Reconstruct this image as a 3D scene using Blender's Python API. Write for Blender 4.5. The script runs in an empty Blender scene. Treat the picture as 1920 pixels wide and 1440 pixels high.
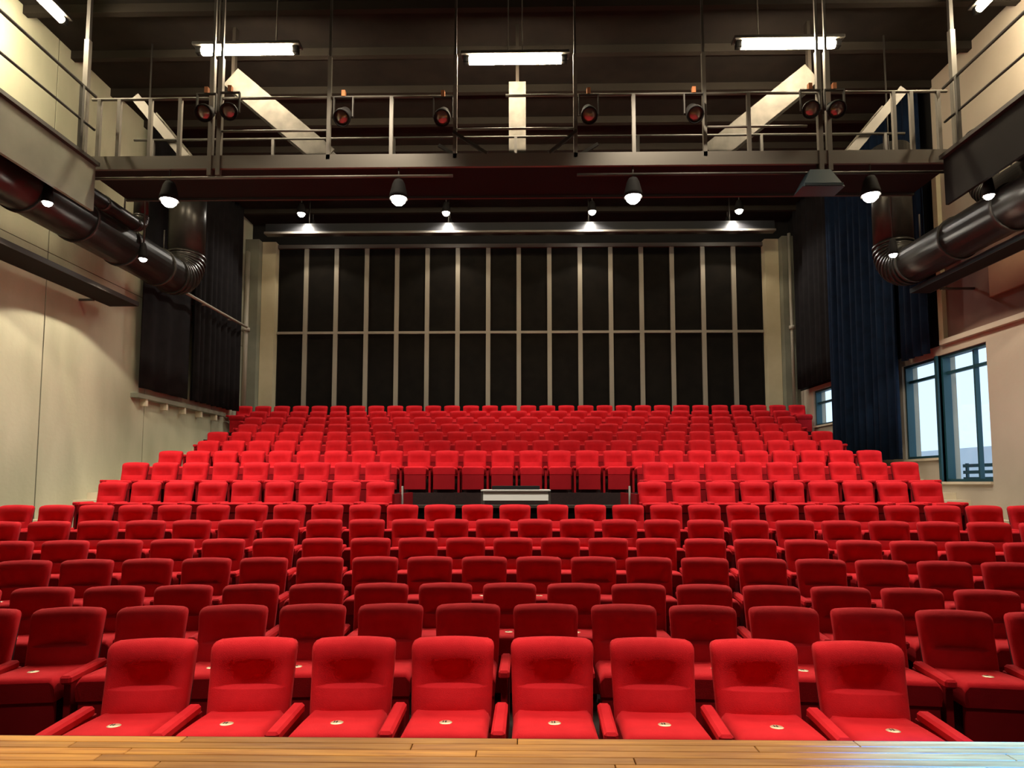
import bpy, math, random
from mathutils import Vector, Matrix
random.seed(7)
R = math.radians
S = bpy.context.scene
COL = S.collection

# ------------------------------------------------------------------ camera
cam = bpy.data.cameras.new('camera')
cam.sensor_width = 36.0
cam.lens = 22.5
cam.shift_y = 97.0 / 1920.0
cam.clip_start = 0.05
cam_o = bpy.data.objects.new('camera', cam)
COL.objects.link(cam_o)
cam_o.location = (0.12, 0.0, 1.78)
cam_o.rotation_euler = (R(90 + 4.194), 0, R(0.955))
S.camera = cam_o

# ------------------------------------------------------------------ world: overcast daylight outside
W = bpy.data.worlds.new('sky')
S.world = W
W.use_nodes = True
bg = W.node_tree.nodes['Background']
bg.inputs[0].default_value = (0.64, 0.83, 1.0, 1)
bg.inputs[1].default_value = 1.6

S.view_settings.view_transform = 'Standard'
S.view_settings.look = 'None'
S.view_settings.gamma = 1.0
S.view_settings.exposure = 0.0
S.view_settings.use_curve_mapping = False

# light levels (watts) used by the lamp builders further down
P_BRIDGE = 420.0      # downlights under the lighting bridge
P_BACK = 330.0        # downlights in front of the rear soffit beam
P_WASH = 120.0        # added unseen washers that light the rear wall
P_WALL = 370.0        # lamps under the side galleries
P_HOUSE = 500.0      # the big house lamps over the stalls
P_STAGE = 1300.0      # lamps over the stage
P_COOL = 34000.0        # added blue spot standing in for glare on the stage
E_TUBE = 270.0         # fluorescent tubes (emission strength)
WARM = (1.0, 0.86, 0.66)
NEUT = (1.0, 0.93, 0.82)

# ------------------------------------------------------------------ materials
def mat(name, col, rough=0.6, metal=0.0, noise=None, bump=0.0, bscale=60.0, emis=None, estr=0.0, spec=None, sheen=0.0):
    m = bpy.data.materials.new(name)
    m.use_nodes = True
    nt = m.node_tree
    b = nt.nodes['Principled BSDF']
    b.inputs['Base Color'].default_value = (*col, 1)
    b.inputs['Roughness'].default_value = rough
    b.inputs['Metallic'].default_value = metal
    if spec is not None:
        b.inputs['Specular IOR Level'].default_value = spec
    if sheen:
        b.inputs['Sheen Weight'].default_value = sheen
        b.inputs['Sheen Tint'].default_value = (*[min(1, c * 1.3 + .09) for c in col], 1)
    if emis:
        b.inputs['Emission Color'].default_value = (*emis, 1)
        b.inputs['Emission Strength'].default_value = estr
    if noise or bump:
        tc = nt.nodes.new('ShaderNodeTexCoord')
    if noise:
        col2, sc, det = noise[:3]
        n = nt.nodes.new('ShaderNodeTexNoise')
        n.inputs['Scale'].default_value = sc
        n.inputs['Detail'].default_value = det
        if len(noise) > 3:
            mp = nt.nodes.new('ShaderNodeMapping')
            mp.inputs['Scale'].default_value = noise[3]
            nt.links.new(tc.outputs['Object'], mp.inputs[0])
            nt.links.new(mp.outputs[0], n.inputs['Vector'])
        else:
            nt.links.new(tc.outputs['Object'], n.inputs['Vector'])
        rp = nt.nodes.new('ShaderNodeValToRGB')
        rp.color_ramp.elements[0].position = 0.33
        rp.color_ramp.elements[1].position = 0.67
        rp.color_ramp.elements[0].color = (*col, 1)
        rp.color_ramp.elements[1].color = (*col2, 1)
        nt.links.new(n.outputs['Fac'], rp.inputs[0])
        nt.links.new(rp.outputs[0], b.inputs['Base Color'])
    if bump:
        n2 = nt.nodes.new('ShaderNodeTexNoise')
        n2.inputs['Scale'].default_value = bscale
        n2.inputs['Detail'].default_value = 4
        nt.links.new(tc.outputs['Object'], n2.inputs['Vector'])
        bp = nt.nodes.new('ShaderNodeBump')
        bp.inputs['Strength'].default_value = bump
        bp.inputs['Distance'].default_value = 0.01
        nt.links.new(n2.outputs['Fac'], bp.inputs['Height'])
        nt.links.new(bp.outputs[0], b.inputs['Normal'])
    return m

M = {}
M['red'] = mat('red_velour', (0.60, 0.007, 0.016), 0.85, noise=((0.70, 0.011, 0.022), 7, 3), bump=0.25, bscale=220, spec=0.25, sheen=0.22)
M['redside'] = mat('dark_red_panel', (0.30, 0.003, 0.008), 0.8, noise=((0.34, 0.004, 0.010), 6, 3), spec=0.2)
M['shell'] = mat('seat_shell', (0.05, 0.006, 0.008), 0.6)
M['plate'] = mat('number_plate', (0.85, 0.72, 0.5), 0.35, 0.6)
M['ink'] = mat('number_ink', (0.02, 0.015, 0.012), 0.5)
M['black'] = mat('black_paint', (0.010, 0.009, 0.009), 0.8, spec=0.2)
M['blackgloss'] = mat('black_gloss', (0.02, 0.02, 0.022), 0.3)
M['duct'] = mat('black_duct', (0.035, 0.033, 0.03), 0.32, 0.5, noise=((0.06, 0.055, 0.05), 3, 4))
M['carpet'] = mat('dark_carpet', (0.020, 0.008, 0.008), 0.95, noise=((0.03, 0.012, 0.010), 30, 3))
M['concrete'] = mat('beige_concrete', (0.39, 0.395, 0.28), 0.85, noise=((0.53, 0.525, 0.39), 0.9, 6, (1, 1, .35)), bump=0.3, bscale=14)
M['concrete_r'] = mat('beige_plaster', (0.44, 0.38, 0.30), 0.85, noise=((0.50, 0.44, 0.35), 0.8, 5), bump=0.2, bscale=14)
M['stairs'] = mat('pale_concrete_steps', (0.62, 0.54, 0.40), 0.85, noise=((0.70, 0.62, 0.48), 3, 4))
M['joint'] = mat('dark_joint', (0.06, 0.052, 0.04), 0.9)
M['brown'] = mat('brown_panel', (0.14, 0.075, 0.055), 0.7, noise=((0.17, 0.095, 0.07), 2, 4))
M['tan'] = mat('tan_panel', (0.30, 0.17, 0.10), 0.7, noise=((0.34, 0.20, 0.12), 2, 4))
M['fascia'] = mat('grey_green_fascia', (0.16, 0.165, 0.125), 0.6, noise=((0.22, 0.225, 0.17), 1.5, 5))
M['steel'] = mat('grey_painted_steel', (0.15, 0.135, 0.115), 0.5, 0.2)
M['steeldark'] = mat('dark_steel', (0.05, 0.045, 0.04), 0.5, 0.3)
M['beam'] = mat('pale_beam', (0.05, 0.044, 0.036), 0.7, noise=((0.09, 0.08, 0.066), 5, 6), spec=0.3)
M['stud'] = mat('grey_stud', (0.30, 0.27, 0.215), 0.55)
M['pier'] = mat('pier_plaster', (0.50, 0.44, 0.28), 0.8, noise=((0.56, 0.5, 0.33), 2, 4))
M['panel'] = mat('black_acoustic_panel', (0.007, 0.006, 0.005), 0.9, noise=((0.011, 0.009, 0.007), 3, 4), spec=0.1)
M['ceiling'] = mat('dark_ceiling', (0.011, 0.0085, 0.007), 0.9, noise=((0.018, 0.0135, 0.0105), 2, 5), spec=0.2)
M['joist'] = mat('dark_joist', (0.022, 0.017, 0.013), 0.8, spec=0.2)
M['drape'] = mat('black_drape', (0.006, 0.005, 0.0055), 0.95, noise=((0.010, 0.0085, 0.009), 4, 3), sheen=0.04, spec=0.15)
M['drape_daylit'] = mat('daylight_tinted_drape', (0.0025, 0.008, 0.022), 0.9, noise=((0.004, 0.013, 0.036), 4, 3), sheen=0.06, spec=0.15)  # blue daylight spill from the windows put into the drape colour
M['white'] = mat('white_enamel', (0.75, 0.74, 0.70), 0.4)
M['tube'] = mat('tube_light', (1, 0.95, 0.85), 0.5, emis=(1.0, 0.84, 0.58), estr=E_TUBE)
M['tubeside'] = mat('gallery_tube_light', (1, 0.95, 0.85), 0.5, emis=(1.0, 0.84, 0.58), estr=E_TUBE*0.75)
M['lens'] = mat('lamp_lens', (1, 0.95, 0.85), 0.3, emis=(1.0, 0.93, 0.78), estr=60)
M['lenswarm'] = mat('lamp_lens_warm', (1, 0.9, 0.7), 0.3, emis=(1.0, 0.85, 0.6), estr=40)
M['glasslens'] = mat('unlit_lens', (0.55, 0.55, 0.52), 0.08, 0.7)
M['copper'] = mat('copper_clamp', (0.45, 0.17, 0.07), 0.45, 0.6)
M['bluegrey'] = mat('blue_grey_tint', (0.03, 0.055, 0.07), 0.4)  # bluish daylight on the loudspeaker put into its colour; tray side shares it
M['teal'] = mat('teal_frame', (0.012, 0.07, 0.095), 0.45)
M['pale_ext'] = mat('pale_render', (0.72, 0.72, 0.74), 0.8, noise=((0.62, 0.64, 0.68), 1.2, 5))
M['pave'] = mat('pale_paving', (0.6, 0.6, 0.6), 0.8, noise=((0.5, 0.5, 0.52), 2, 5))
M['wood'] = None

def wood(name, c1, c2):
    m = bpy.data.materials.new(name); m.use_nodes = True
    nt = m.node_tree; b = nt.nodes['Principled BSDF']
    tc = nt.nodes.new('ShaderNodeTexCoord')
    oi = nt.nodes.new('ShaderNodeObjectInfo')
    add = nt.nodes.new('ShaderNodeVectorMath'); add.operation = 'ADD'
    sc = nt.nodes.new('ShaderNodeVectorMath'); sc.operation = 'SCALE'
    sc.inputs[0].default_value = (37.0, 19.0, 7.0)
    nt.links.new(oi.outputs['Random'], sc.inputs['Scale'])
    nt.links.new(tc.outputs['Object'], add.inputs[0]); nt.links.new(sc.outputs[0], add.inputs[1])
    mp = nt.nodes.new('ShaderNodeMapping'); mp.inputs['Scale'].default_value = (1.6, 22, 22)
    nt.links.new(add.outputs[0], mp.inputs[0])
    n = nt.nodes.new('ShaderNodeTexNoise'); n.inputs['Scale'].default_value = 2.0; n.inputs['Detail'].default_value = 5
    n.inputs['Distortion'].default_value = 0.6
    nt.links.new(mp.outputs[0], n.inputs['Vector'])
    rp = nt.nodes.new('ShaderNodeValToRGB')
    rp.color_ramp.elements[0].position = 0.3; rp.color_ramp.elements[1].position = 0.72
    rp.color_ramp.elements[0].color = (*c1, 1); rp.color_ramp.elements[1].color = (*c2, 1)
    nt.links.new(n.outputs['Fac'], rp.inputs[0])
    hs = nt.nodes.new('ShaderNodeHueSaturation')
    mr = nt.nodes.new('ShaderNodeMapRange'); mr.inputs['To Min'].default_value = 0.72; mr.inputs['To Max'].default_value = 1.18
    nt.links.new(oi.outputs['Random'], mr.inputs['Value']); nt.links.new(mr.outputs[0], hs.inputs['Value'])
    nt.links.new(rp.outputs[0], hs.inputs['Color'])
    nt.links.new(hs.outputs[0], b.inputs['Base Color'])
    b.inputs['Roughness'].default_value = 0.38
    return m
M['wood'] = wood('stage_oak', (0.44, 0.165, 0.026), (0.76, 0.37, 0.07))

def glass_mat():
    m = bpy.data.materials.new('window_glass'); m.use_nodes = True
    nt = m.node_tree; nt.nodes.remove(nt.nodes['Principled BSDF'])
    out = nt.nodes['Material Output']
    t = nt.nodes.new('ShaderNodeBsdfTransparent'); t.inputs[0].default_value = (0.95, 0.98, 1, 1)
    g = nt.nodes.new('ShaderNodeBsdfGlossy'); g.inputs['Roughness'].default_value = 0.03
    mx = nt.nodes.new('ShaderNodeMixShader'); mx.inputs[0].default_value = 0.06
    nt.links.new(t.outputs[0], mx.inputs[1]); nt.links.new(g.outputs[0], mx.inputs[2]); nt.links.new(mx.outputs[0], out.inputs[0])
    return m
M['glass'] = glass_mat()

# ------------------------------------------------------------------ mesh helpers
class MB:
    def __init__(s): s.v = []; s.f = []; s.sm = []
    def add(s, vs, fs, smooth=False):
        o = len(s.v); s.v += [tuple(v) for v in vs]; s.f += [tuple(i + o for i in f) for f in fs]; s.sm += [smooth] * len(fs); return s
    def box(s, x0, x1, y0, y1, z0, z1, b=0.0):
        if b <= 0:
            vs = [(x0,y0,z0),(x1,y0,z0),(x1,y1,z0),(x0,y1,z0),(x0,y0,z1),(x1,y0,z1),(x1,y1,z1),(x0,y1,z1)]
            return s.add(vs, [(0,3,2,1),(4,5,6,7),(0,1,5,4),(1,2,6,5),(2,3,7,6),(3,0,4,7)])
        # chamfered box: 24 vertices
        vs = []; X=(x0,x1); Y=(y0,y1); Z=(z0,z1); idx={}
        for i in (0,1):
            for j in (0,1):
                for k in (0,1):
                    sx=1-2*i; sy=1-2*j; sz=1-2*k
                    idx[i,j,k,'x']=len(vs); vs.append((X[i],Y[j]+sy*b,Z[k]+sz*b))
                    idx[i,j,k,'y']=len(vs); vs.append((X[i]+sx*b,Y[j],Z[k]+sz*b))
                    idx[i,j,k,'z']=len(vs); vs.append((X[i]+sx*b,Y[j]+sy*b,Z[k]))
        F=[]
        for i in (0,1): F.append([idx[i,j,k,'x'] for j,k in ((0,0),(1,0),(1,1),(0,1))])
        for j in (0,1): F.append([idx[i,j,k,'y'] for i,k in ((0,0),(1,0),(1,1),(0,1))])
        for k in (0,1): F.append([idx[i,j,k,'z'] for i,j in ((0,0),(1,0),(1,1),(0,1))])
        for i in (0,1):
            for j in (0,1): F.append([idx[i,j,0,'x'],idx[i,j,1,'x'],idx[i,j,1,'y'],idx[i,j,0,'y']])
        for i in (0,1):
            for k in (0,1): F.append([idx[i,0,k,'x'],idx[i,1,k,'x'],idx[i,1,k,'z'],idx[i,0,k,'z']])
        for j in (0,1):
            for k in (0,1): F.append([idx[0,j,k,'y'],idx[1,j,k,'y'],idx[1,j,k,'z'],idx[0,j,k,'z']])
        for i in (0,1):
            for j in (0,1):
                for k in (0,1): F.append([idx[i,j,k,'x'],idx[i,j,k,'y'],idx[i,j,k,'z']])
        c=Vector(((x0+x1)/2,(y0+y1)/2,(z0+z1)/2)); FF=[]
        for f in F:
            a,b2,c2=[Vector(vs[q]) for q in f[:3]]
            n=(b2-a).cross(c2-a); m=sum((Vector(vs[q]) for q in f),Vector())/len(f)
            FF.append(tuple(f) if n.dot(m-c)>0 else tuple(reversed(f)))
        return s.add(vs, FF)
    def tube(s, pts, r, n=10, cap=True, smooth=True):
        pts=[Vector(p) for p in pts]; rs = r if isinstance(r,(list,tuple)) else [r]*len(pts)
        vs=[]; fs=[]; up=None
        for i,p in enumerate(pts):
            d=((pts[i+1]-p) if i<len(pts)-1 else (p-pts[i-1])).normalized()
            if 0<i<len(pts)-1: d=((pts[i+1]-p).normalized()+(p-pts[i-1]).normalized()).normalized()
            if up is None:
                up=Vector((0,0,1)) if abs(d.z)<.9 else Vector((0,1,0))
            a=(up-d*up.dot(d)).normalized(); b=d.cross(a); up=a
            for k in range(n):
                t=2*math.pi*k/n; vs.append(p+(a*math.cos(t)+b*math.sin(t))*rs[i])
        for i in range(len(pts)-1):
            for k in range(n):
                fs.append((i*n+k,i*n+(k+1)%n,(i+1)*n+(k+1)%n,(i+1)*n+k))
        s.add(vs,fs,smooth)
        if cap:
            o=len(s.v)-len(vs)
            s.f.append(tuple(o+k for k in reversed(range(n)))); s.sm.append(False)
            s.f.append(tuple(o+(len(pts)-1)*n+k for k in range(n))); s.sm.append(False)
        return s
    def bar(s, p, q, w, h):
        # rectangular bar from p to q, w across (horizontal), h up
        p=Vector(p); q=Vector(q); d=(q-p).normalized()
        a=d.cross(Vector((0,0,1)))
        a = a.normalized() if a.length>1e-4 else Vector((1,0,0))
        b=a.cross(d)
        vs=[c+a*sx*w/2+b*sz*h/2 for c in (p,q) for sx,sz in ((-1,-1),(1,-1),(1,1),(-1,1))]
        return s.add(vs,[(0,1,2,3),(7,6,5,4),(0,4,5,1),(1,5,6,2),(2,6,7,3),(3,7,4,0)])
    def lathe(s, prof, n=20, smooth=True):
        # profile of (r, z) revolved about z
        vs=[]; fs=[]
        for r,z in prof:
            for k in range(n):
                t=2*math.pi*k/n; vs.append((r*math.cos(t),r*math.sin(t),z))
        for i in range(len(prof)-1):
            for k in range(n):
                fs.append((i*n+k,i*n+(k+1)%n,(i+1)*n+(k+1)%n,(i+1)*n+k))
        return s.add(vs,fs,smooth)
    def xf(s, mtx):
        s.v=[tuple(mtx@Vector(v)) for v in s.v]; return s
    def mesh(s, name):
        m=bpy.data.meshes.new(name); m.from_pydata(s.v,[],s.f)
        m.polygons.foreach_set('use_smooth', s.sm); m.update(); return m
    def build(s, name, material, parent=None, loc=None):
        me=s.mesh(name); me.materials.append(M[material])
        return link(name, me, parent, loc)

def link(name, me, parent=None, loc=None, rot=None):
    o=bpy.data.objects.new(name, me); COL.objects.link(o)
    if parent is not None: o.parent=parent
    if loc is not None: o.location=loc
    if rot is not None: o.rotation_euler=rot
    return o
def empty(name, loc=(0,0,0), rz=0.0):
    o=bpy.data.objects.new(name,None); COL.objects.link(o); o.location=loc; o.rotation_euler=(0,0,rz); o.empty_display_size=.2
    return o
def tag(o, label, cat, group=None):
    o['label']=label; o['category']=cat
    if group: o['group']=group
    return o
def struct(o, label=None, cat=None):
    o['kind']='structure'
    if label: o['label']=label
    if cat: o['category']=cat
    return o
ORD=['zeroth','first','second','third','fourth','fifth','sixth','seventh','eighth','ninth','tenth','eleventh','twelfth','thirteenth','fourteenth','fifteenth','sixteenth','seventeenth','eighteenth','nineteenth','twentieth','twenty-first','twenty-second','twenty-third','twenty-fourth','twenty-fifth','twenty-sixth','twenty-seventh','twenty-eighth','twenty-ninth','thirtieth']

def spot(name, loc, target, power, angle, blend=0.3, col=NEUT, size=0.08, parent=None):
    l=bpy.data.lights.new(name,'SPOT'); l.energy=power; l.spot_size=R(angle); l.spot_blend=blend; l.color=col; l.shadow_soft_size=size
    o=bpy.data.objects.new(name,l); COL.objects.link(o)
    d=Vector(target)-Vector(loc)
    o.rotation_euler=d.to_track_quat('-Z','Y').to_euler()
    o.location=Vector(loc)
    if parent is not None:
        o.parent=parent; o.location=Vector(loc)-parent.location
    return o

# ================================================================== SETTING
WX = 8.8          # half width of the hall
YB = 20.5         # rear wall
YF = -5.0         # wall behind the stage
ZC = 10.3         # ceiling
PITCH = 0.58      # seat spacing

# rows: (depth of the backrest top, floor height, curvature radius, seat offsets in pitches)
def half(n, lo=0): return [s*(k+.5) for s in (-1,1) for k in range(lo, n)]
def whole(n, lo=0): return sorted(set([s*k for s in (-1,1) for k in range(lo, n+1)]))
ROWS = [
 (3.82, 0.00, 26, sorted(half(4))),
 (4.865,0.00, 26, sorted(half(7))),
 (5.87, 0.00, 27, whole(8)),
 (6.89, 0.125,28, sorted(half(10))),
 (7.91, 0.24, 29, whole(10)),
 (8.92, 0.41, 32, sorted(half(12))),
 (9.94, 0.575,80, whole(13)),
 (10.96,0.93, 1e4, whole(12, 4)),
 (12.05,1.30, 1e4, sorted(half(13, 4))),
 (13.26,1.58, 1e4, sorted(half(13))),
 (14.27,1.86, 1e4, whole(12)),
 (15.29,2.14, 1e4, sorted(half(13))),
 (16.30,2.42, 1e4, whole(12)),
 (17.32,2.70, 1e4, sorted(half(13))),
 (18.34,2.98, 1e4, whole(13)),
 (19.35,3.26, 1e4, sorted(half(15))),
]
def row_y(i, x): return ROWS[i][0] - x*x/(2*ROWS[i][2])

# ---- floor and seating tiers
floor = MB().box(-WX, WX, 1.0, YB, -0.2, 0.0).build('floor', 'carpet'); struct(floor, 'dark flat floor under the front rows of red seats', 'floor')
AX = 7.92         # where the side aisles begin
prev = 0.0
PITX = 1.98       # half width of the control pit
for i in range(3, 16):
    z = ROWS[i][1]
    def slab(x0, x1, n=16):
        b = MB(); fr = []; vs = []
        for k in range(n+1):
            x = x0+(x1-x0)*k/n; y = row_y(i, x)-0.64
            vs += [(x,y,prev),(x,y,z),(x,YB,prev),(x,YB,z)]
        fs = []
        for k in range(n):
            a=4*k; c=a+4
            fs += [(a,c,c+1,a+1),(a+1,c+1,c+3,a+3),(a+3,c+3,c+2,a+2),(a+2,c+2,c,a)]
        fs += [(0,1,3,2),(4*n,4*n+2,4*n+3,4*n+1)]
        return b.add(vs, fs)
    if i in (7, 8):
        for x0, x1 in ((-AX, -PITX), (PITX, AX)):
            yend = 12.62
            b = slab(x0, x1)
            b.build('tier', 'carpet', floor)
        # behind the pit the tier goes on
        b = MB().box(-PITX, PITX, 12.62, YB, prev, z); b.build('tier', 'carpet', floor)
    else:
        slab(-AX if i < 14 else -WX, AX if i < 14 else WX).build('tier', 'carpet', floor)
    prev = z
# side aisles: pale steps against the walls, two steps to a row
for sgn in (-1, 1):
    for i in range(3, 14):
        za, zb = ROWS[i-1][1], ROWS[i][1]
        ya = row_y(i, 7.9)-0.66
        ye = row_y(i+1, 7.9)-0.66
        ym = ya + 0.42
        for (y0, y1, zt) in ((ya, ym, (za+zb)/2), (ym, ye, zb)):
            x0, x1 = (AX, WX) if sgn > 0 else (-WX, -AX)
            MB().box(x0, x1, y0, y1, max(0.0, za-0.35), zt).build('aisle_step', 'stairs', floor)

# ---- stage
stage = MB().box(-WX, WX, YF, 2.37, 0.0, 0.835).build('stage_floor', 'black'); struct(stage, 'wooden stage of oak boards along the bottom edge', 'stage')
pw = 0.052; boards = {}
yy = 2.382; rowi = 0
while yy > 0.85:
    x = -5.6 + (rowi*0.83) % 1.5 - 1.5
    while x < 5.6:
        L = random.choice((1.2, 1.5, 1.8))
        if L not in boards:
            me = MB().box(0.0015, L-0.0015, -pw+0.001, -0.001, 0, 0.022, 0.002).mesh('plank'); me.materials.append(M['wood']); boards[L] = me
        link('plank', boards[L], stage, (x, yy, 0.838))
        x += L
    yy -= pw; rowi += 1
MB().box(-WX, WX, YF, yy, 0.835, 0.86).build('rear_deck', 'wood', stage)
MB().box(-WX, WX, 2.374, 2.394, 0.05, 0.855).build('stage_nosing', 'black', stage)

# ---- walls with openings
def wall_boxes(xi, xo, y0, y1, z0, z1, holes):
    ys = sorted(set([y0, y1]+[h[0] for h in holes]+[h[1] for h in holes]))
    zs = sorted(set([z0, z1]+[h[2] for h in holes]+[h[3] for h in holes]))
    b = MB()
    for a, c in zip(ys, ys[1:]):
        for d, e in zip(zs, zs[1:]):
            m, n = (a+c)/2, (d+e)/2
            if any(h[0] < m < h[1] and h[2] < n < h[3] for h in holes): continue
            b.box(min(xi, xo), max(xi, xo), a, c, d, e)
    return b
wl = MB().box(-WX-0.3, -WX-0.012, YF, YB, 0, ZC).build('wall_left', 'joint'); struct(wl, 'pale concrete side wall left of the red seats', 'wall')
seams = [YF, -1.3, 2.0, 5.2, 8.35, 11.61, 14.85, 18.1, YB]
for a, c in zip(seams, seams[1:]):
    MB().box(-WX-0.012, -WX+0.0, a+0.014, c-0.014, 0, 6.1).build('panel', 'concrete', wl)
    MB().box(-WX-0.012, -WX+0.0, a+0.014, c-0.014, 6.115, ZC).build('panel', 'concrete', wl)
# window holes in the right wall: tall door-light, its neighbour, and a small one high at the back
HOLES = [(11.98, 13.36, 1.80, 4.42), (13.44, 14.64, 2.30, 4.42), (17.35, 19.1, 3.45, 4.50)]
wr = wall_boxes(WX, WX+0.35, YF, YB, 0, 4.62, HOLES).build('wall_right', 'concrete_r'); struct(wr, 'beige plastered side wall with windows right of the seats', 'wall')
MB().box(WX, WX+0.35, YF, 13.2, 4.70, 6.9).build('upper_wall_panel', 'brown', wr)
MB().box(WX, WX+0.35, YF, 13.2, 6.9, ZC).build('upper_wall_panel', 'concrete_r', wr)
MB().box(WX, WX+0.35, 13.2, YB, 4.62, ZC).build('upper_wall_panel', 'black', wr)
MB().box(WX-0.05, WX, 8.0, 11.75, 5.2, 5.95).build('panel_field', 'tan', wr)
MB().box(WX-0.10, WX+0.35, YF, 13.15, 4.60, 4.70).build('ledge', 'concrete_r', wr)
MB().box(WX-0.09, WX, 13.02, 13.16, 4.70, 8.2).build('vertical_trim', 'pier', wr)
wf = MB().box(-WX-.3, WX+.3, YF-0.3, YF, 0, ZC).build('wall_front', 'black'); struct(wf, 'black wall behind the stage', 'wall')
ce = MB().box(-WX-.3, WX+.35, YF-.3, YB+.4, ZC, ZC+0.3).build('ceiling', 'ceiling'); struct(ce, 'dark brown ceiling above the lighting bridge', 'ceiling')
yj = 4.6
while yj < 20.2:
    MB().box(-WX, WX, yj, yj+0.12, ZC-0.16, ZC).build('joist', 'joist', ce); yj += 1.22

# ---- rear wall: black panels, pale studs, rails and piers
wb = MB().box(-WX-.3, WX+.3, YB, YB+.4, 0, ZC).build('wall_back', 'black'); struct(wb, 'black panelled rear wall with pale vertical studs', 'wall')
sp = 0.994
xs = [(k-7)*sp for k in range(15)]
edges = [-7.88]+xs+[7.88]
for a, c in zip(edges, edges[1:]):
    for z0, z1 in ((3.3, 6.60), (6.68, 9.44)):
        MB().box(a+0.05, c-0.05, YB-0.045, YB, z0, z1, 0.012).build('panel', 'panel', wb)
for x in xs:
    MB().box(x-0.07, x+0.07, YB-0.11, YB, 3.26, 9.44).build('stud', 'stud', wb)
MB().box(-7.88, 7.88, YB-0.10, YB, 6.60, 6.68).build('middle_rail', 'stud', wb)
MB().box(-7.95, 7.95, YB-0.14, YB, 9.44, 9.56).build('top_rail', 'steel', wb)
for sx in (-1, 1):
    MB().box(sx*8.12-0.22, sx*8.12+0.22, YB-0.30, YB, 3.26, 9.6).build('pier', 'pier', wb)
    MB().box(sx*8.57-0.22, sx*8.57+0.22, YB-0.55, YB, 3.26, 9.6).build('pier', 'fascia', wb)

# ---- windows
def window(n, y0, y1, z0, z1, label, mull=()):
    w = empty('window_%d' % n, (WX+0.17, (y0+y1)/2, z0)); struct(w, label, 'window')
    yc = (y0+y1)/2
    f = MB(); t = 0.055; L = y0-yc; H = y1-yc; hz = z1-z0
    for (a, c, d, e) in ((L, L+t, 0, hz), (H-t, H, 0, hz), (L+t, H-t, 0, t), (L+t, H-t, hz-t, hz)):
        f.box(-0.12, 0.04, a, c, d, e)
    f.build('window_frame', 'teal', w)
    ys = [L+t]+[m-yc for m in mull]+[H-t]
    for m in mull:
        MB().box(-0.05, 0.04, m-yc-0.02, m-yc+0.02, t, hz-t).build('mullion', 'teal', w)
    for a, c in zip(ys, ys[1:]):
        MB().box(-0.012, -0.004, a, c, t, hz-t).build('pane', 'glass', w)
    MB().box(-0.22, 0.06, L, H, -0.05, 0.0).build('window_sill', 'stairs', w)
    MB().box(-0.04, 0.04, L+t, H-t, hz-0.40, hz-0.34).build('transom', 'teal', w)
    return w
window(1, 11.98, 13.36, 1.80, 4.42, 'tall teal framed window nearest the stage on the right wall', mull=(12.5,))
window(2, 13.44, 14.64, 2.30, 4.42, 'teal framed window half covered by the dark drape')
window(3, 17.35, 19.1, 3.45, 4.50, 'small bright window high beside the top rows')
MB().box(WX-0.04, WX+0.2, 13.36, 13.44, 1.75, 4.42).build('window_post', 'teal', wr)

# outdoors beyond the windows
gr = MB().box(WX+0.36, 30, 2, 45, -0.3, 0.0).build('outside_ground', 'pave'); struct(gr, 'pale paving outside the windows', 'ground')
fac = empty('neighbouring_building', (17.0, 27.0, 0)); tag(fac, 'pale building seen through the right windows', 'building')
MB().box(0, 0.5, -14, 18, 0, 3.1).build('facade', 'pale_ext', fac)
for k in range(6):
    MB().box(-0.03, 0.0, -11+k*4.4, -9.6+k*4.4, 0.7, 1.8).build('facade_window', 'teal', fac)
rl = empty('outdoor_railing', (9.75, 13.6, 0)); tag(rl, 'teal slatted railing outside the tall window', 'railing')
for k in range(5):
    MB().box(-0.02, 0.02, -1.5, 0.55, 1.55+k*0.14, 1.62+k*0.14).build('slat', 'teal', rl)
for y in (-1.45, -0.45, 0.5):
    MB().box(0.02, 0.06, y-0.03, y+0.03, 0.0, 2.2).build('post', 'teal', rl)

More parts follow.
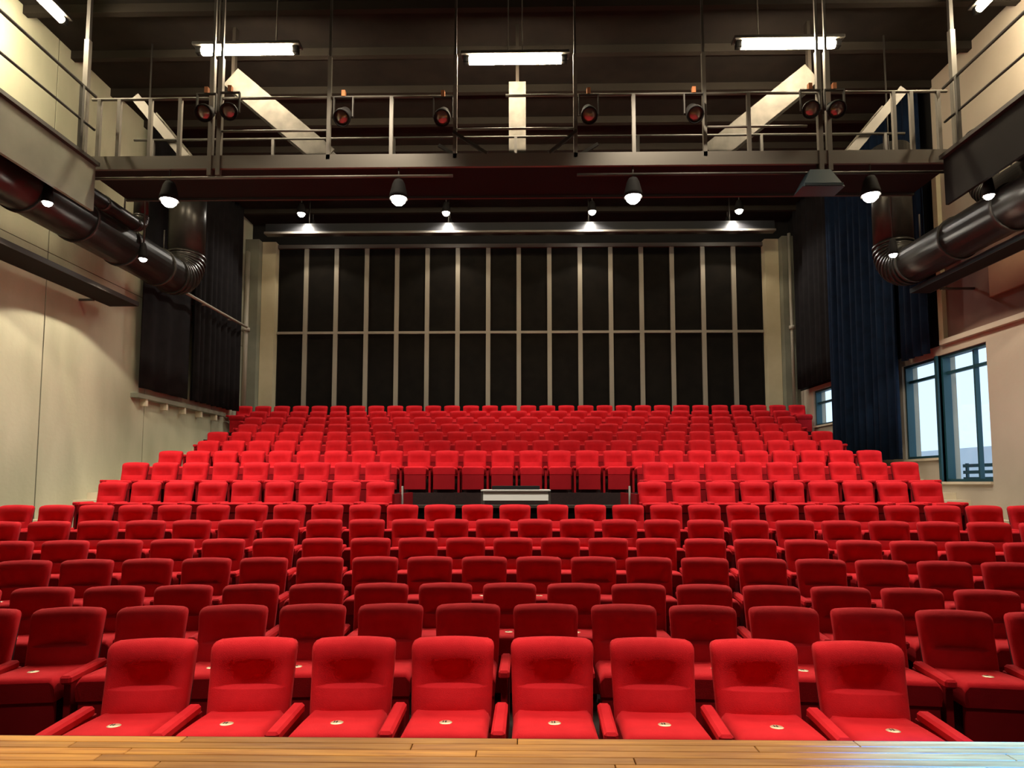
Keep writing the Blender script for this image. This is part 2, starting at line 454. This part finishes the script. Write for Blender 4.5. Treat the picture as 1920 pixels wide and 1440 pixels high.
# ================================================================== SEATS
def back_mesh(nx=14, nz=16):
    z0, H, hw, r = 0.37, 0.49, 0.243, 0.042
    def pt(s, t, front):
        dz = H*t; d = dz-(H-r)
        w = hw - 0.018*(1-t)
        if d > 0: w = w - r + math.sqrt(max(0, r*r-d*d))
        x = s*w
        z = z0+dz+0.010*(1-s*s)*max(0, (t-.7)/.3)
        lean = -0.115*(1-t)
        if not front:
            return (x*0.985, lean+0.085, z-0.004)
        m = max(0.0, 1-(abs(s)/0.78)**4)
        rec = 0.0
        if 0.50 < t < 0.82: rec = 0.066*((0.82-t)/0.32)**1.25
        lum = 0.034*math.exp(-((t-0.33)/0.19)**2)
        head = 0.012*math.exp(-((t-0.86)/0.10)**2)
        e = max(abs(s), 0)
        edge = 0.030*max(0, (e-0.86)/0.14)**2 + 0.040*max(0, (t-0.92)/0.08)**2
        return (x, lean + rec*m - lum*m - head + edge, z)
    ss = [math.sin(math.pi/2*(2*k/nx-1)) for k in range(nx+1)]
    ts = [0,.07,.14,.21,.28,.34,0.40,.46,.485,.497,.503,.515,.56,.62,.68,.74,.80,.87,.92,.955,.98,1.0]
    vs=[]; fs=[]
    for t in ts:
        for s in ss: vs.append(pt(s,t,True))
    n=len(ss); m=len(ts); o=len(vs)
    for j in range(m-1):
        for k in range(n-1): fs.append((j*n+k,j*n+k+1,(j+1)*n+k+1,(j+1)*n+k))
    b=MB(); b.add(vs,fs,True)
    # back side shares the border
    rim=[(0,k) for k in range(n)]+[(j,n-1) for j in range(1,m)]+[(m-1,k) for k in range(n-2,-1,-1)]+[(j,0) for j in range(m-2,0,-1)]
    bv=[pt(ss[k],ts[j],False) for j,k in rim]
    base=len(b.v); b.v+=bv; L=len(rim)
    for q in range(L):
        a=rim[q][0]*n+rim[q][1]; c=rim[(q+1)%L][0]*n+rim[(q+1)%L][1]
        b.f.append((a,base+q,base+(q+1)%L,c)); b.sm.append(True)
    b.f.append(tuple(base+q for q in reversed(range(L)))); b.sm.append(False)
    return b
def cushion_mesh():
    nx, ny = 8, 9
    hw=0.222; y0=-0.525; y1=-0.085; b=MB(); vs=[]; fs=[]
    ys=[0,.03,.08,.16,.3,.5,.7,.9,1.0]; xs_=[-1,-.96,-.86,-.6,0,.6,.86,.96,1]
    def top(s,t):
        z=0.525-0.030*t+0.012*(1-s*s)*math.sin(math.pi*min(1,t*1.0))
        z-=0.045*max(0,(abs(s)-.86)/.14)**2+0.030*max(0,(0.08-t)/.08)**2
        return (s*hw, y0+(y1-y0)*t, z)
    n=len(xs_); m=len(ys)
    for t in ys:
        for s in xs_: vs.append(top(s,t))
    for j in range(m-1):
        for k in range(n-1): fs.append((j*n+k,j*n+k+1,(j+1)*n+k+1,(j+1)*n+k))
    b.add(vs,fs,True)
    rim=[(0,k) for k in range(n)]+[(j,n-1) for j in range(1,m)]+[(m-1,k) for k in range(n-2,-1,-1)]+[(j,0) for j in range(m-2,0,-1)]
    base=len(b.v)
    for j,k in rim:
        x,y,z=vs[j*n+k]; b.v.append((x*0.97,y+ (0.02 if j==0 else 0),0.365))
    L=len(rim)
    for q in range(L):
        a=rim[q][0]*n+rim[q][1]; c=rim[(q+1)%L][0]*n+rim[(q+1)%L][1]
        b.f.append((a,base+q,base+(q+1)%L,c)); b.sm.append(False)
    b.f.append(tuple(base+q for q in reversed(range(L)))); b.sm.append(False)
    return b
SM = {}
def reg(key, b, m):
    me=b.mesh(key); me.materials.append(M[m]); SM[key]=me
reg('backrest', back_mesh(), 'red')
reg('seat_cushion', cushion_mesh(), 'red')
reg('front_panel', MB().box(-0.215,0.215,-0.50,-0.465,0.06,0.372,0.008), 'redside')
reg('armrest', MB().box(-0.036,0.036,-0.515,-0.06,0.475,0.532,0.014), 'red')
reg('side_panel', MB().box(-0.022,0.022,-0.48,-0.02,0.0,0.476,0.004), 'redside')
reg('back_shell', MB().add([(-.22,-.03,.36),(.22,-.03,.36),(.225,.088,.82),(-.225,.088,.82),(-.22,.0,.36),(.22,.0,.36),(.225,.105,.82),(-.225,.105,.82)],
    [(0,1,2,3),(7,6,5,4),(0,4,5,1),(1,5,6,2),(2,6,7,3),(3,7,4,0)]), 'shell')
reg('pedestal', MB().box(-0.16,0.16,-0.42,-0.12,0.0,0.37), 'shell')
pl=MB().lathe([(0.0,0.004),(0.022,0.004),(0.030,0.0025),(0.034,0.0)],20)
reg('number_plate', pl, 'plate')
reg('numeral', MB().box(-0.004,0.004,-0.012,0.012,0.003,0.0055).box(-0.016,-0.010,-0.012,0.012,0.003,0.0055), 'ink')

def place_seat(i, x, label, group, last):
    Y=row_y(i,x); z=ROWS[i][1]; rad=ROWS[i][2]
    rz = x/rad*1.1
    o=empty('theatre_seat',(x,Y,z),-rz)
    tag(o,label,'seat',group)
    def part(k,loc=(0,0,0),par=o,rot=None):
        return link(k,SM[k],par,loc,rot)
    part('backrest'); part('seat_cushion'); part('front_panel'); part('back_shell'); part('pedestal')
    a=part('armrest',(-PITCH/2,0,0)); part('side_panel',(-PITCH/2,0,0))
    if last:
        part('armrest',(PITCH/2,0,0)); part('side_panel',(PITCH/2,0,0))
    if i < 4:
        p=part('number_plate',(0,-0.36,0.524),rot=(R(-4),0,0))
        part('numeral',(0,0,0),p)
    return o
ROWN=['front row']+['%s row from the stage'%ORD[k] for k in range(2,17)]
for i in range(14):
    offs=sorted(ROWS[i][3]); n=len(offs)
    for k,q in enumerate(offs):
        last = (k==n-1) or (offs[k+1]-q>1.5)
        pos=k+1
        if k==0: where='at its left end'
        elif k==n-1: where='at its right end'
        elif i in (7,8) and last: where='just left of the dark control pit'
        elif i in (7,8) and q-offs[k-1]>1.5: where='just right of the dark control pit'
        else: where='%s from the left'%ORD[pos] if pos<=n/2 else '%s from the right'%ORD[n-k]
        place_seat(i,q*PITCH,'red seat in the %s, %s'%(ROWN[i],where),'red seats in the %s'%ROWN[i],last)
# the two rearmost rows: barely more than a strip of backrests, one object
b=MB()
for i in (14,15):
    offs=sorted(ROWS[i][3])
    for q in offs:
        for key in ('backrest','seat_cushion','armrest'):
            me=SM[key]; dx=-PITCH/2 if key=='armrest' else 0
            b.add([(v.co.x+q*PITCH+dx,v.co.y+ROWS[i][0],v.co.z+ROWS[i][1]) for v in me.vertices],[tuple(p.vertices) for p in me.polygons],True)
        x=q*PITCH; b.box(x-.2,x+.2,ROWS[i][0]-.5,ROWS[i][0]-.05,ROWS[i][1],ROWS[i][1]+.37)
o=b.build('rear_theatre_seats','red'); o['kind']='stuff'; tag(o,'last two rows of red seats below the studded rear wall','seats')

# ================================================================== CONTROL PIT AND DESK
pit = empty('pit_parapet',(0,10.36,0.575)); tag(pit,'low dark parapet around the control pit behind the seventh row','parapet')
MB().box(-1.99,1.99,-0.03,0.03,0,0.80).build('front_board','black',pit)
MB().box(-1.99,1.99,-0.05,0.05,0.80,0.845).build('cap_rail','steel',pit)
for sx in (-1,1):
    MB().box(sx*1.975-0.02,sx*1.975+0.02,0.03,1.75,0,1.02).build('side_board','redside',pit)
    MB().tube([(sx*1.92,0.5,0.0),(sx*1.92,0.5,1.15)],0.018,8).build('post','steel',pit)
dk = empty('control_desk',(0.0,11.1,0.575)); tag(dk,'white topped control desk standing in the dark pit','desk')
MB().box(-0.60,0.60,-0.06,0.55,1.055,1.085,0.006).build('desk_top','white',dk)
MB().add([(-0.56,-0.07,.90),(.56,-0.07,.90),(.56,-.03,1.055),(-.56,-.03,1.055),(-.56,-.03,.90),(.56,-.03,.90),(.56,0.0,1.055),(-.56,0.0,1.055)],[(0,1,2,3),(7,6,5,4),(0,4,5,1),(1,5,6,2),(2,6,7,3),(3,7,4,0)]).build('front_cover','white',dk)
for sx in (-1,1):
    for y in (0.0,0.5):
        MB().box(sx*0.585-0.016,sx*0.585+0.016,y-0.016,y+0.016,0,1.055).build('leg','steel',dk)
MB().box(-0.42,0.42,0.1,0.45,1.085,1.15,0.01).build('mixing_console','black',dk)

# ================================================================== LIGHTING BRIDGE
ZD=7.03
br=empty('lighting_bridge',(0,10.0,6.85)); tag(br,'steel lighting bridge with railings spanning the whole hall','bridge')
def bz(z): return z-6.85
MB().box(-7.05,7.05,0.0,1.1,bz(6.90),bz(6.96)).build('deck','black',br)
MB().box(-7.05,7.05,-0.05,0.0,bz(6.86),bz(7.08)).build('edge_beam','steel',br)
MB().box(-7.05,7.05,1.1,1.15,bz(6.86),bz(7.08)).build('edge_beam','steeldark',br)
MB().tube([(-6.95,-0.02,bz(6.72)),(-1.0,-0.02,bz(6.72))],0.025,8).build('lighting_pipe','steel',br)
MB().tube([(1.0,-0.02,bz(6.72)),(6.95,-0.02,bz(6.72))],0.025,8).build('lighting_pipe','steeldark',br)
for a,c in ((-6.95,-4.95),(-4.85,-3.05),(-3.0,-1.0),(-0.15,1.2),(1.05,3.05),(3.1,4.95),(5.05,6.95)):
    MB().tube([(a,-0.02,bz(8.06)),(c,-0.02,bz(8.06))],0.024,8).build('top_rail','steel',br)
for a,c in ((-4.8,-3.05),(-0.95,0.95),(3.1,4.7)):
    MB().tube([(a,-0.02,bz(7.50)),(c,-0.02,bz(7.50))],0.02,8).build('middle_rail','steel',br)
MB().tube([(-6.95,1.12,bz(8.0)),(6.95,1.12,bz(8.0))],0.022,8).build('top_rail','steeldark',br)
MB().tube([(-6.95,1.12,bz(7.5)),(6.95,1.12,bz(7.5))],0.02,8).build('middle_rail','steeldark',br)
for x in (-6.82,-6.49,-5.97,-5.48,-2.01,1.92,3.77,6.09,6.37,6.8):
    MB().box(x-0.028,x+0.028,-0.045,0.01,bz(7.08),bz(8.06)).build('post','steel',br)
for x in (-6.6,-4.4,-2.2,0,2.2,4.4,6.6):
    MB().box(x-0.025,x+0.025,1.1,1.15,bz(7.08),bz(8.0)).build('post','steeldark',br)
for x in (-7.08,7.08):
    MB().box(x-0.04,x+0.04,-0.04,0.04,bz(6.9),bz(9.1)).build('hanger','steel',br)
    MB().box(x-0.03,x+0.03,-0.03,0.03,bz(9.1),bz(ZC)).build('hanger_rod','steeldark',br)
for x in (-4.96,-4.82,4.90,5.04):
    MB().box(x-0.035,x+0.035,-0.06,0.02,bz(6.75),bz(8.75)).build('hanger','steel',br)
    MB().box(x-0.02,x+0.02,-0.03,0.01,bz(8.75),bz(ZC)).build('hanger_rod','steeldark',br)
for x in (-3.03,-0.97,0.98,3.06):
    MB().box(x-0.03,x+0.03,-0.05,0.01,bz(7.0),bz(8.75)).build('hanger','steel',br)
    MB().box(x-0.018,x+0.018,-0.03,0.01,bz(8.75),bz(ZC)).build('hanger_rod','steeldark',br)
for p,q in (((-1.0,0,7.45),(-0.45,0,7.08)),((1.0,0,7.45),(0.55,0,7.08)),((-1.3,.5,7.5),(-0.5,.5,7.0)),((1.4,.5,7.5),(0.6,.5,7.0))):
    MB().bar((p[0],p[1]-.03,bz(p[2])),(q[0],q[1]-.03,bz(q[2])),0.05,0.05).build('brace','steeldark',br)
MB().tube([(-0.6,.6,bz(7.33)),(0.7,.6,bz(7.33))],0.03,8).build('brace','steel',br)
# side galleries
def gallery(sx,label):
    g=empty('side_gallery',(sx*6.85,4.0,6.15)); tag(g,label,'gallery')
    def X(a,c): return (min(sx*a,sx*c),max(sx*a,sx*c))
    y0,y1=-3.0,5.92
    MB().box(*X(0,1.95),y0,y1,0.70,0.78).build('deck','steeldark',g)
    MB().box(*X(-0.05,0.0),y0,y1,0.0,0.80).build('fascia','fascia' if sx<0 else 'black',g)  # right fascia takes black to stand for the shadow on it
    MB().box(*X(-0.12,-0.05),y0,y1,0.74,0.80).build('kerb','steeldark',g)
    MB().tube([(0,y0,1.92),(0,y1,1.92)],0.024,8).build('top_rail','steeldark',g)
    MB().tube([(0,y0,1.36),(0,y1,1.36)],0.02,8).build('middle_rail','steeldark',g)
    for k in range(5):
        y=y0+0.4+k*2.05
        MB().box(-0.025,0.025,y-0.025,y+0.025,0.78,1.92).build('post','steeldark',g)
    return g
gallery(-1,'left side gallery with grey fascia below the glowing tube')
gallery(1,'right side gallery with dark railing below the glowing tube')

# ================================================================== ROOF BEAMS, STAIRS
for p,q,w,lab in (((-5.28,9.29),(-3.45,7.72),0.40,'pale diagonal roof strut below the left tube light'),((0.03,9.13),(0.03,7.69),0.31,'pale upright roof strut below the middle tube light'),((5.41,9.25),(3.54,7.73),0.40,'pale diagonal roof strut below the right tube light')):
    o=empty('roof_strut',(q[0],11.25,q[1])); tag(o,lab,'strut','pale roof struts behind the bridge')
    d=Vector((p[0]-q[0],0,p[1]-q[1])); a=Vector((d.z,0,-d.x)).normalized()*w/2
    def plate(y0,y1,aa): return MB().add([Vector((0,y0,0))-aa,Vector((0,y0,0))+aa,d+Vector((0,y0,0))+aa,d+Vector((0,y0,0))-aa,Vector((0,y1,0))-aa,Vector((0,y1,0))+aa,d+Vector((0,y1,0))+aa,d+Vector((0,y1,0))-aa],[(0,1,2,3),(7,6,5,4),(0,4,5,1),(1,5,6,2),(2,6,7,3),(3,7,4,0)])
    plate(0,0.02,a).build('front_flange','beam',o); plate(0.02,0.24,a*.12).build('web','beam',o); plate(0.24,0.26,a).build('rear_flange','beam',o)
    MB().box(d.x-.03,d.x+.03,0.08,0.18,d.z-.05,ZC-q[1]).build('hanger','joist',o)
def stair(sx,label):
    s=empty('access_stair',(sx*5.62,11.47,7.22)); tag(s,label,'stair')
    n=8
    for k in range(n):
        x=sx*(0.13+k*0.16); z=0.12+k*0.19
        MB().box(x-0.09,x+0.09,-0.28,0.28,z,z+0.035).build('tread','beam',s)
        MB().box(x-0.012-sx*.07,x+0.012-sx*.07,-0.28,0.28,z-0.15,z).build('riser','pier',s)
    for y in (-0.3,0.3):
        MB().bar((0,y,0),(sx*1.38,y,1.64),0.04,0.16).build('stringer','steel',s)
stair(-1,'short steel stair at the left end of the lighting bridge')
stair(1,'short steel stair at the right end of the lighting bridge')

# ================================================================== LAMPS
def tube_light(loc,rz,label,rods=(-.5,.5),length=1.58,glow='tube'):
    t=empty('tube_light',loc,rz); tag(t,label,'lamp','fluorescent tube lights')
    h=length/2
    MB().tube([(-h,0,0),(h,0,0)],0.062,12).build('tube',glow,t)
    MB().box(-h-.14,h+.14,-0.10,0.10,0.068,0.125,0.008).build('housing','steeldark',t)
    for s in (-1,1):
        MB().box(s*(h+.05)-.05,s*(h+.05)+.05,-0.05,0.05,-0.05,0.08,0.006).build('end_cap','black',t)
    for x in rods:
        MB().tube([(x,0,0.13),(x,0,ZC-loc[2])],0.012,6).build('hanging_rod','steel',t)
    return t
tube_light((-4.64,10.5,9.24),0,'glowing tube light left of centre above the bridge')
tube_light((0.0,10.5,9.02),0,'glowing tube light in the middle above the bridge',rods=(-.12,.12))
tube_light((4.66,10.5,9.24),0,'glowing tube light right of centre above the bridge')
tube_light((-7.7,9.4,9.62),R(90),'glowing tube light over the left gallery in the top corner',glow='tubeside')
tube_light((7.7,9.4,9.62),R(90),'glowing tube light over the right gallery in the top corner',glow='tubeside')

def downlight(loc,ztop,label,group,power,angle,size=0.10,target=None,col=NEUT,blend=0.5,cat='lamp'):
    d=empty('downlight',loc); tag(d,label,cat,group)
    MB().lathe([(0.0,0.30),(size*.55,0.30),(size*.8,0.24),(size*1.15,0.06),(size*1.22,-0.01),(size*1.12,-0.01),(size*1.02,0.03)],20).build('housing','black',d)
    l=MB().lathe([(0.0,-size*.95),(size*.5,-size*.8),(size*.85,-size*.45),(size*1.0,0.02)],20); l.build('bulb','lens',d)
    MB().tube([(0,0,0.29),(0,0,ztop-loc[2])],0.015,6).build('stem','steeldark',d)
    spot('downlight_beam',(loc[0],loc[1],loc[2]-size*1.05),target or (loc[0],loc[1],0),power,angle,blend,col,0.07,d)
    return d
for x,w in ((-5.62,'far left, beside the left duct elbow'),(-1.88,'left of the middle'),(1.90,'right of the middle'),(5.68,'far right, beside the dark drape')):
    downlight((x,10.0,6.36),6.91,'large bright downlight under the bridge, '+w,'downlights under the lighting bridge',P_BRIDGE,116,0.125)
for x,w in ((-6.42,'far left'),(-2.13,'left of the middle'),(2.17,'right of the middle'),(6.46,'far right')):
    downlight((x,18.3,9.72),ZC,'small bright downlight before the rear soffit beam, '+w,'downlights at the back of the hall',P_BACK,150,0.11)
sb=empty('soffit_beam',(0,18.6,9.2)); tag(sb,'dark glossy soffit beam above the studded rear wall','beam')
MB().box(-7.6,7.6,0,0.16,0.0,0.34).build('front_face','blackgloss',sb)
MB().box(-7.6,7.6,-0.10,0.0,0.0,0.06).build('bottom_lip','steel',sb)
for x in (-6.3,-2.1,2.1,6.3): MB().tube([(x,.08,.34),(x,.08,ZC-9.2)],0.02,6).build('hanging_rod','steeldark',sb)
for x,w in ((-6.42,'far left'),(-2.13,'left of the middle'),(2.17,'right of the middle'),(6.46,'far right')):
    downlight((x,19.35,9.66),ZC,'added wall washer, unseen behind the soffit beam, '+w,'added washers over the rear wall',P_WASH,118,0.09,col=WARM,blend=0.25,target=(x,19.7,0))  # added out of sight to draw the light scallops on the rear wall

def theatre_lamp(loc,aim,label,group,lit=None,lens='glasslens',scale=1.0,ztop=None,angle=50,col=NEUT,blend=.4):
    t=empty('stage_spotlight',loc); tag(t,label,'spotlight',group)
    q=(Vector(aim)-Vector(loc)).to_track_quat('-Z','Y').to_matrix().to_4x4()@Matrix.Scale(scale,4)
    MB().lathe([(0.0,0.24),(0.06,0.24),(0.085,0.2),(0.09,-0.05),(0.115,-0.07),(0.115,-0.17),(0.10,-0.17),(0.095,-0.12)],18).xf(q).build('body','black',t)
    MB().lathe([(0.0,-0.155),(0.05,-0.15),(0.096,-0.125)],18).xf(q).build('lens',lens,t)
    MB().box(-0.14,-0.125,-0.02,0.02,-0.02,0.26).box(0.125,0.14,-0.02,0.02,-0.02,0.26).box(-0.14,0.14,-0.02,0.02,0.26,0.275).xf(Matrix.Scale(scale,4)).build('yoke','steeldark',t)
    MB().box(-0.025,0.025,-0.03,0.03,0.275,0.36).xf(Matrix.Scale(scale,4)).build('clamp','copper',t)
    if ztop: MB().tube([(0,0,.35*scale),(0,0,ztop-loc[2])],0.02,8).build('stem','steeldark',t)
    if lit:
        spot('spot_beam',Vector(loc)+(Vector(aim)-Vector(loc)).normalized()*.2*scale,aim,lit,angle,blend,col,0.12,t)
    return t
G='spotlights clamped along the lighting bridge'
for x,z,a,lab in ((-4.97,7.78,(-3,0,1),'left of the pair on the left hanger column'),(-4.59,7.80,(-1,0,1),'right of the pair on the left hanger column'),
                  (4.69,7.74,(1,0,1),'left of the pair on the right hanger column'),(5.07,7.74,(3,0,1),'right of the pair on the right hanger column'),
                  (-1.15,7.68,(-1,2,1),'beside the hanger left of the middle'),(1.18,7.70,(1,2,1),'beside the hanger right of the middle'),
                  (-2.75,7.70,(-2,2,1),'between the left hangers'),(2.85,7.70,(2,2,1),'between the right hangers')):
    theatre_lamp((x,9.82,z-0.05),a,'black stage spotlight '+lab,G,scale=1.15)
for x,lab in ((-2.25,'large lit house lamp at the top edge left of centre'),(2.25,'large lit house lamp at the top edge right of centre')):
    theatre_lamp((x,8.4,9.15),(x*1.5,12.2,1.2),lab,'house lamps over the stalls',P_HOUSE,'lenswarm',1.6,ZC,84,WARM,.7)
for x,lab in ((-2.4,'leftmost'),(-0.8,'second from left'),(0.8,'second from right'),(2.4,'rightmost')):
    theatre_lamp((x,2.5,8.6),(x*.9,3.2,0.6),'lit lamp above the stage edge, %s of the four'%lab,'lamps above the stage edge',P_STAGE,'lenswarm',1.4,ZC,26,WARM,.8)
theatre_lamp((2.7,-0.6,7.6),(2.1,1.95,0.86),'added blue spotlight for the glare on the right of the stage','added glare spotlight',P_COOL,'lens',1.4,ZC,17,(0.0,0.16,1.0),.75)  # added, unseen; stands in for the blue-white glare on the boards
for sx,w in ((-1,'left'),(1,'right')):
    for k,y in enumerate((9.3,11.75)):
        d=downlight((-7.08 if sx<0 else 7.02,y,6.02),6.86 if y<10.1 else ZC,'lamp under the %s gallery, %s the bridge'%(w,('before','behind')[k]),'lamps under the side galleries',P_WALL*(1.0 if sx<0 else .55),122,0.07,col=WARM,blend=.10)

# ================================================================== DUCTS
def arc(c,r,a0,a1,n,plane='yz'):
    out=[]
    for k in range(n+1):
        t=R(a0+(a1-a0)*k/n); out.append((c[0],c[1]+r*math.cos(t),c[2]+r*math.sin(t)))
    return out
def duct(loc,rad,y0,y1,top,label,sx):
    d=empty('air_duct',loc); tag(d,label,'duct')
    br_=rad*1.55
    MB().tube([(0,y0,0),(0,y1-br_,0)],rad,28).build('duct_run','duct',d)
    el=arc((0,y1-br_,br_),br_,-90,0,8)
    e=MB().tube(el,rad*1.02,28,cap=False); e.build('elbow','duct',d)
    for k in range(9):
        p=Vector(el[k]); q=(Vector(el[min(8,k+1)])-Vector(el[max(0,k-1)])).normalized()*0.025
        MB().tube([p-q,p+q],rad*1.07,28).build('elbow_seam','duct',d)
    MB().tube([(0,y1,br_),(0,y1,top)],rad,28).build('riser','duct',d)
    y=y0+.6
    while y<y1-br_:
        MB().tube([(0,y-.03,0),(0,y+.03,0)],rad*1.06,28).build('flange','steeldark',d); y+=1.25
    for yy_ in (y0+1.0,y0+3.5,y1-br_-.3):
        MB().tube([(-sx*0,yy_,rad),(0,yy_,rad+.5)],0.015,6).build('hanging_rod','steeldark',d)
    return d
duct((-7.75,0,6.42),0.40,4.0,14.5,2.6,'large black air duct with an upward elbow along the left wall',-1)
duct((-7.28,0,6.71),0.13,4.0,11.95,1.2,'thin black air duct beside the large one on the left wall',-1)
duct((7.62,0,5.98),0.36,4.0,12.75,2.6,'black air duct with an upward elbow along the right wall',1)
duct((8.2,0,6.75),0.22,4.0,11.0,1.2,'short thin air duct above the larger one on the right wall',1)
ct=empty('cable_tray',(7.95,4.0,5.50)); tag(ct,'blue edged cable tray running below the right duct','tray')
MB().box(-0.18,0.18,0,8.5,0,0.02).build('tray_bed','black',ct)
MB().box(-0.20,-0.18,0,8.5,0,0.09).build('tray_side','bluegrey',ct); MB().box(0.18,0.20,0,8.5,0,0.09).build('tray_side','steeldark',ct)
for y in (1,4.5,8.2): MB().box(0.2,0.85,y-.02,y+.02,-0.02,0.02).build('bracket','steeldark',ct)
ctl=empty('cable_tray',(-8.2,4.0,5.45)); tag(ctl,'dark cable tray running below the left ducts','tray')
MB().box(-0.3,0.3,0,9.0,0,0.02).build('tray_bed','black',ctl)
for x in (-.31,.29): MB().box(x,x+.02,0,9.0,0,0.09).build('tray_side','steeldark',ctl)
for y in (1,4.5,8.5): MB().box(-.6,-.3,y-.02,y+.02,-0.02,0.02).build('bracket','steeldark',ctl)

# ================================================================== DRAPES AND POLES
def drape(name,x,y0,y1,z0,z1,label,material,amp=0.06,wl=0.26,group=None,thick=0.012):
    n=max(8,int((y1-y0)/0.035)); vs=[]; fs=[]; ph=random.random()*6
    rows=8
    for j in range(rows+1):
        t=j/rows; z=z0+(z1-z0)*t
        for k in range(n+1):
            y=(y1-y0)*k/n
            a=amp*(1.0-.45*t)*math.sin(2*math.pi*y/wl+ph+.7*math.sin(y*1.7))+.3*amp*math.sin(2*math.pi*y/(wl*2.7)+t*.6)
            vs.append((a,y,z-z0))
    N=len(vs)
    vs+=[(v[0]+thick,v[1],v[2]) for v in vs]
    w=n+1
    for j in range(rows):
        for k in range(n):
            a=j*w+k; fs.append((a,a+1,a+w+1,a+w)); fs.append((N+a,N+a+w,N+a+w+1,N+a+1))
    for k in range(n):
        fs.append((k,N+k,N+k+1,k+1)); a=rows*w+k; fs.append((a,a+1,N+a+1,N+a))
    for j in range(rows):
        a=j*w; fs.append((a,a+w,N+a+w,N+a)); a=j*w+n; fs.append((a,N+a,N+a+w,a+w))
    o=MB().add(vs,fs,True).build(name,material,None,(x,y0,z0)); tag(o,label,'curtain',group); return o
drape('drape',-8.6,14.30,16.4,3.94,ZC,'flat black drape on the left wall nearest the bright concrete','drape',0.02,0.7)
drape('drape',-8.58,16.45,19.2,3.94,ZC,'pleated black drape on the left wall nearest the rear wall','drape',0.07,0.30)
drape('drape',8.42,14.15,17.15,2.3,ZC,'long pleated black drape, tinted daylight blue, between the windows','drape_daylit',0.09,0.30)
drape('drape',8.50,13.2,14.10,4.45,ZC,'daylight-tinted black drape hanging above the half covered window','drape_daylit',0.05,0.26)
drape('drape',8.50,17.2,19.4,4.6,ZC,'dark drape above the small rear window','drape',0.05,0.32)
def pole(loc,top,r,label,m='stud'):
    p=empty('steel_pole',loc); tag(p,label,'pole')
    MB().tube([(0,0,0.0),(0,0,top-loc[2])],r,10).build('shaft',m,p)
    MB().tube([(0,0,2.55+3.98-loc[2]),(0,0,2.67+3.98-loc[2])],r*1.7,10).build('coupling',m,p)
    MB().tube([(0,0,0),(0,0,0.02)],r*2.2,10).build('foot_plate',m,p)
pole((-8.6,19.72,3.26),9.1,0.075,'pale steel pole at the rear left corner','stud')
pole((8.5,19.75,3.26),9.6,0.05,'thin pale pole at the rear right corner','stud')
cr=empty('curtain_rail',(-8.38,14.6,6.56)); tag(cr,'pale horizontal rail across the left black drapes','rail')
MB().tube([(0,0,0),(0,4.7,0)],0.04,8).build('pipe','stud',cr)
for y in (0.6,2.2,3.8): MB().box(-0.42,0.0,y-.02,y+.02,-0.02,0.02).build('bracket','stud',cr)
# ledge with brackets below the left drapes
ld=empty('wall_ledge',(-8.8,14.3,3.72)); tag(ld,'bracketed ledge below the black drapes on the left wall','ledge')
MB().box(0,0.18,0,4.3,0.0,0.10).build('shelf','fascia',ld)
for k in range(5): MB().box(0,0.16,0.35+k*.85,0.43+k*.85,-0.16,0.0).build('bracket','stairs',ld)
# loudspeaker under the bridge
sk=empty('loudspeaker',(4.85,9.95,6.42)); tag(sk,'tapered loudspeaker hanging under the bridge by the right hanger column','loudspeaker')
MB().add([(-.33,-.14,0),(.33,-.14,0),(.33,.22,0),(-.33,.22,0),(-.16,-.05,.32),(.16,-.05,.32),(.16,.18,.32),(-.16,.18,.32)],[(0,3,2,1),(4,5,6,7),(0,1,5,4),(1,2,6,5),(2,3,7,6),(3,0,4,7)]).build('cabinet','bluegrey',sk)
MB().box(-.30,.30,-.16,-.14,.01,.05).build('bottom_grille','bluegrey',sk)
MB().tube([(0,.06,.3),(0,.06,.5)],.02,8).build('bracket','steeldark',sk)
